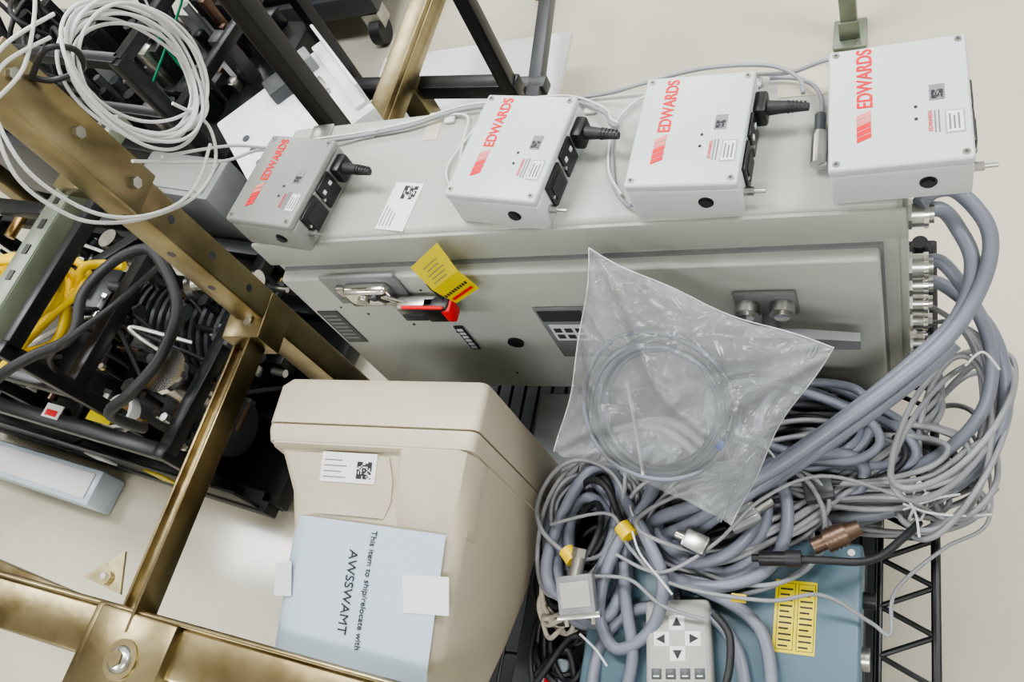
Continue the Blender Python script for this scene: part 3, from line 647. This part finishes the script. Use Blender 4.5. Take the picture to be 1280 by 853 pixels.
tubes('hose',[[(-1.85,.50,.62),(-1.68,.54,.70),(-1.60,.58,.71),(-1.53,.63,.70),(-1.54,.72,.71),(-1.51,.80,.70),(-1.44,.83,.70),(-1.377,.795,.70),(-1.30,.70,.69),(-1.30,.60,.68),(-1.36,.53,.66),(-1.44,.50,.62),(-1.47,.52,.5)]],.0115,'rubber',hose)
tubes('thin_hose',[[(-1.75,.62,.50),(-1.62,.60,.66),(-1.50,.62,.72),(-1.45,.70,.7),(-1.5,.85,.6)]],.007,'rubber',hose)
yh=empty('yellow_air_hose'); P=[]
for i in range(10):
    cx=-1.85+rn.uniform(-.04,.04); cy=.775+rn.uniform(-.03,.03); a=rn.uniform(.10,.15); c_=rn.uniform(.07,.11); z=.57+i*.012
    P.append([(cx+a*math.cos(k/12*6.283),cy+c_*math.sin(k/12*6.283),z+.02*math.sin(k+i)) for k in range(12)])
tubes('coils',P,.0105,'yhose',yh,True); tubes('tail',[[(-1.75,.74,.60),(-1.77,.66,.62),(-1.84,.60,.60),(-1.98,.61,.56),(-2.1,.7,.55)],[(-1.72,.80,.60),(-1.69,.85,.62),(-1.60,.86,.60)]],.0105,'yhose',yh)
b=B(); b.box((-2.62,.50,.0),(-2.00,.60,.09),'ice',.01,yaw=-9); b.box((-2.6,.515,.09),(-2.02,.585,.094),'white',.003,yaw=-9); b.done('storage_tub')

# ------------------------------------------------------------------ background machinery
wm=empty('white_machine_chassis',(-1.285,1.25,0),0); b=B()
Rz=Matrix.Rotation(math.radians(42),4,'Z')
def bb(a,c,k,bev=.004): b.box(a,c,k,bev,mtx=Rz)
bb((-.165,-.145,.57),(.155,.15,.60),'glove',.006); bb((-.155,-.14,.42),(-.147,.15,.58),'glove'); bb((-.165,-.153,.40),(.155,-.145,.60),'glove'); bb((.147,-.13,.42),(.155,.15,.66),'glove'); bb((.12,-.13,.60),(.15,.15,.612),'glove')
for i in range(9):
    x=-.13+.025*i; b.cyl(Rz@Vector((x,-.125,.60)),Rz@Vector((x,-.125,.602)),.005,'dgrey',seg=10)
for i in range(3): b.cyl(Rz@Vector((-.12,-.07+.05*i,.6)),Rz@Vector((-.12,-.07+.05*i,.602)),.009,'dgrey')
bb((-.02,.06,.60),(.04,.12,.635),'dgrey'); bb((.03,-.02,.60),(.10,.04,.615),'steel'); bb((.05,.08,.60),(.11,.13,.64),'mgrey')
bb((-.14,-.12,.0),(-.10,-.08,.57),'dgrey'); bb((.10,.10,.0),(.14,.14,.57),'dgrey'); bb((-.14,.10,.0),(-.10,.14,.57),'dgrey'); bb((.10,-.12,.0),(.14,-.08,.57),'dgrey')
b.done('chassis',wm)
b=B(); b.box((-1.80,1.12,.30),(-1.52,1.24,.52),'mgrey',.008,yaw=-12); b.box((-1.74,1.14,.0),(-1.58,1.22,.30),'dgrey',.005,yaw=-12); b.box((-1.78,1.135,.52),(-1.54,1.225,.524),'ctlgrey',.002,yaw=-12); b.done('grey_instrument_box')
fr2=empty('dark_equipment_frame'); b=B()
b.box((-1.038,1.04,0),(-1.0,1.08,2.0),'blackp',.004)
b.bar((-1.45,1.50,.43),(-.83,1.42,.43),.04,.04,'blackp'); b.bar((-1.5,1.62,.30),(-.83,1.54,.30),.035,.035,'dgrey')
b.box((-.87,1.40,0),(-.835,1.435,1.1),'blackp',.004); b.box((-1.48,1.48,0),(-1.44,1.52,.8),'dgrey',.004)
b.bar((-.85,1.42,.30),(-.9,2.0,.30),.035,.035,'dgrey')
b.box((-1.45,1.50,.16),(-.86,1.85,.18),'glove',.003)
b.done('frame',fr2)
b=B(); b.bar((-1.118,1.25,.50),(-1.07,2.3,.50),.07,.05,'gold',.005); b.bar((-1.09,1.25,.53),(-1.042,2.3,.53),.006,.02,'gold',.002)
b.box((-1.15,1.42,0),(-1.09,1.47,.48),'gold',.004); b.box((-1.10,2.2,0),(-1.04,2.26,.48),'gold',.004); b.done('chromate_steel_beam')
mm_=empty('dark_process_machine',(-2.12,1.66,0),-14); b=B()
b.box((-.75,-.25,.05),(.55,.25,.42),'blackp',.01); 
for x in (-.75,-.1,.55):
    for y in (-.25,.25): b.box((x-.018,y-.018,0),(x+.018,y+.018,.80),'blackp',.003)
for z in (.60,.79):
    for p,q in (((-.75,-.25),(.55,-.25)),((.55,-.25),(.55,.25)),((.55,.25),(-.75,.25)),((-.75,.25),(-.75,-.25))): b.bar((*p,z),(*q,z),.03,.03,'blackp')
rn=random.Random(77)
for i in range(110):
    x=rn.uniform(-.7,.48); y=rn.uniform(-.22,.20); z=rn.uniform(.43,.62); s=rn.uniform(.015,.06); k=rn.choice(['dgrey','black','steel','mgrey','black','blackp','black','brown','blackp'])
    if rn.random()<.5: b.box((x,y,.42),(x+s,y+s,z),k,.003)
    else: b.cyl((x,y,.42),(x,y,z),s*.35,k,seg=14)
b.box((-.70,-.29,.10),(-.2,-.25,.4),'dgrey',.005)
b.done('machine',mm_)
pp=[]
for i in range(18):
    x=rn.uniform(-.6,.40); y=rn.uniform(-.2,.2)
    pp.append([(x,y,.5),(x+rn.uniform(-.1,.1),y+rn.uniform(-.1,.1),.66),(x+rn.uniform(-.2,.1),y+rn.uniform(-.1,.1),.70),(x+rn.uniform(-.2,.1),y+rn.uniform(-.1,.1),.5)])
tubes('black_lines',pp[:13],.007,'rubber',mm_); tubes('white_lines',pp[13:14],.004,'cwhite',mm_); tubes('green_lines',pp[16:],.0035,'green',mm_)
b=B(); b.cyl((-1.64,2.13,.045),(-1.60,2.13,.045),.045,'rubber'); b.box((-1.65,2.12,.06),(-1.59,2.18,.12),'steel'); b.box((-2.3,2.12,.12),(-1.58,2.6,.20),'dgrey',.01); b.box((-2.25,2.14,.2),(-1.6,2.55,.6),'blackp',.01)
b.cyl((-2.25,2.14,.045),(-2.21,2.14,.045),.045,'rubber'); b.cyl((-1.64,2.55,.045),(-1.60,2.55,.045),.045,'rubber'); b.done('wheeled_base_unit')
b=B(); b.box((-.18,1.86,.012),(-.14,1.90,1.2),'strut',.003); b.box((-.20,1.83,0),(-.12,1.93,.012),'strut',.003); b.box((-.185,1.855,.012),(-.135,1.862,.07),'strut',.002); b.cyl((-.14,1.84,.012),(-.14,1.84,.022),.008,'steel',seg=6); b.done('rack_leg')

# ------------------------------------------------------------------ camera
R_=Vector((0.9146,0.1894,-0.3575)); U_=Vector((0.0018,0.8819,0.4717)); K_=Vector((0.4045,-0.4320,0.8061))
cam=bpy.data.cameras.new('camera'); co=bpy.data.objects.new('camera',cam); COL.objects.link(co)
m=Matrix.Identity(4)
for i in range(3):
    m[i][0]=R_[i]; m[i][1]=U_[i]; m[i][2]=K_[i]; m[i][3]=(0,0,1.85)[i]
co.matrix_world=m; cam.sensor_width=36; cam.lens=36*1150/1280; cam.clip_start=.02
bpy.context.scene.camera=co
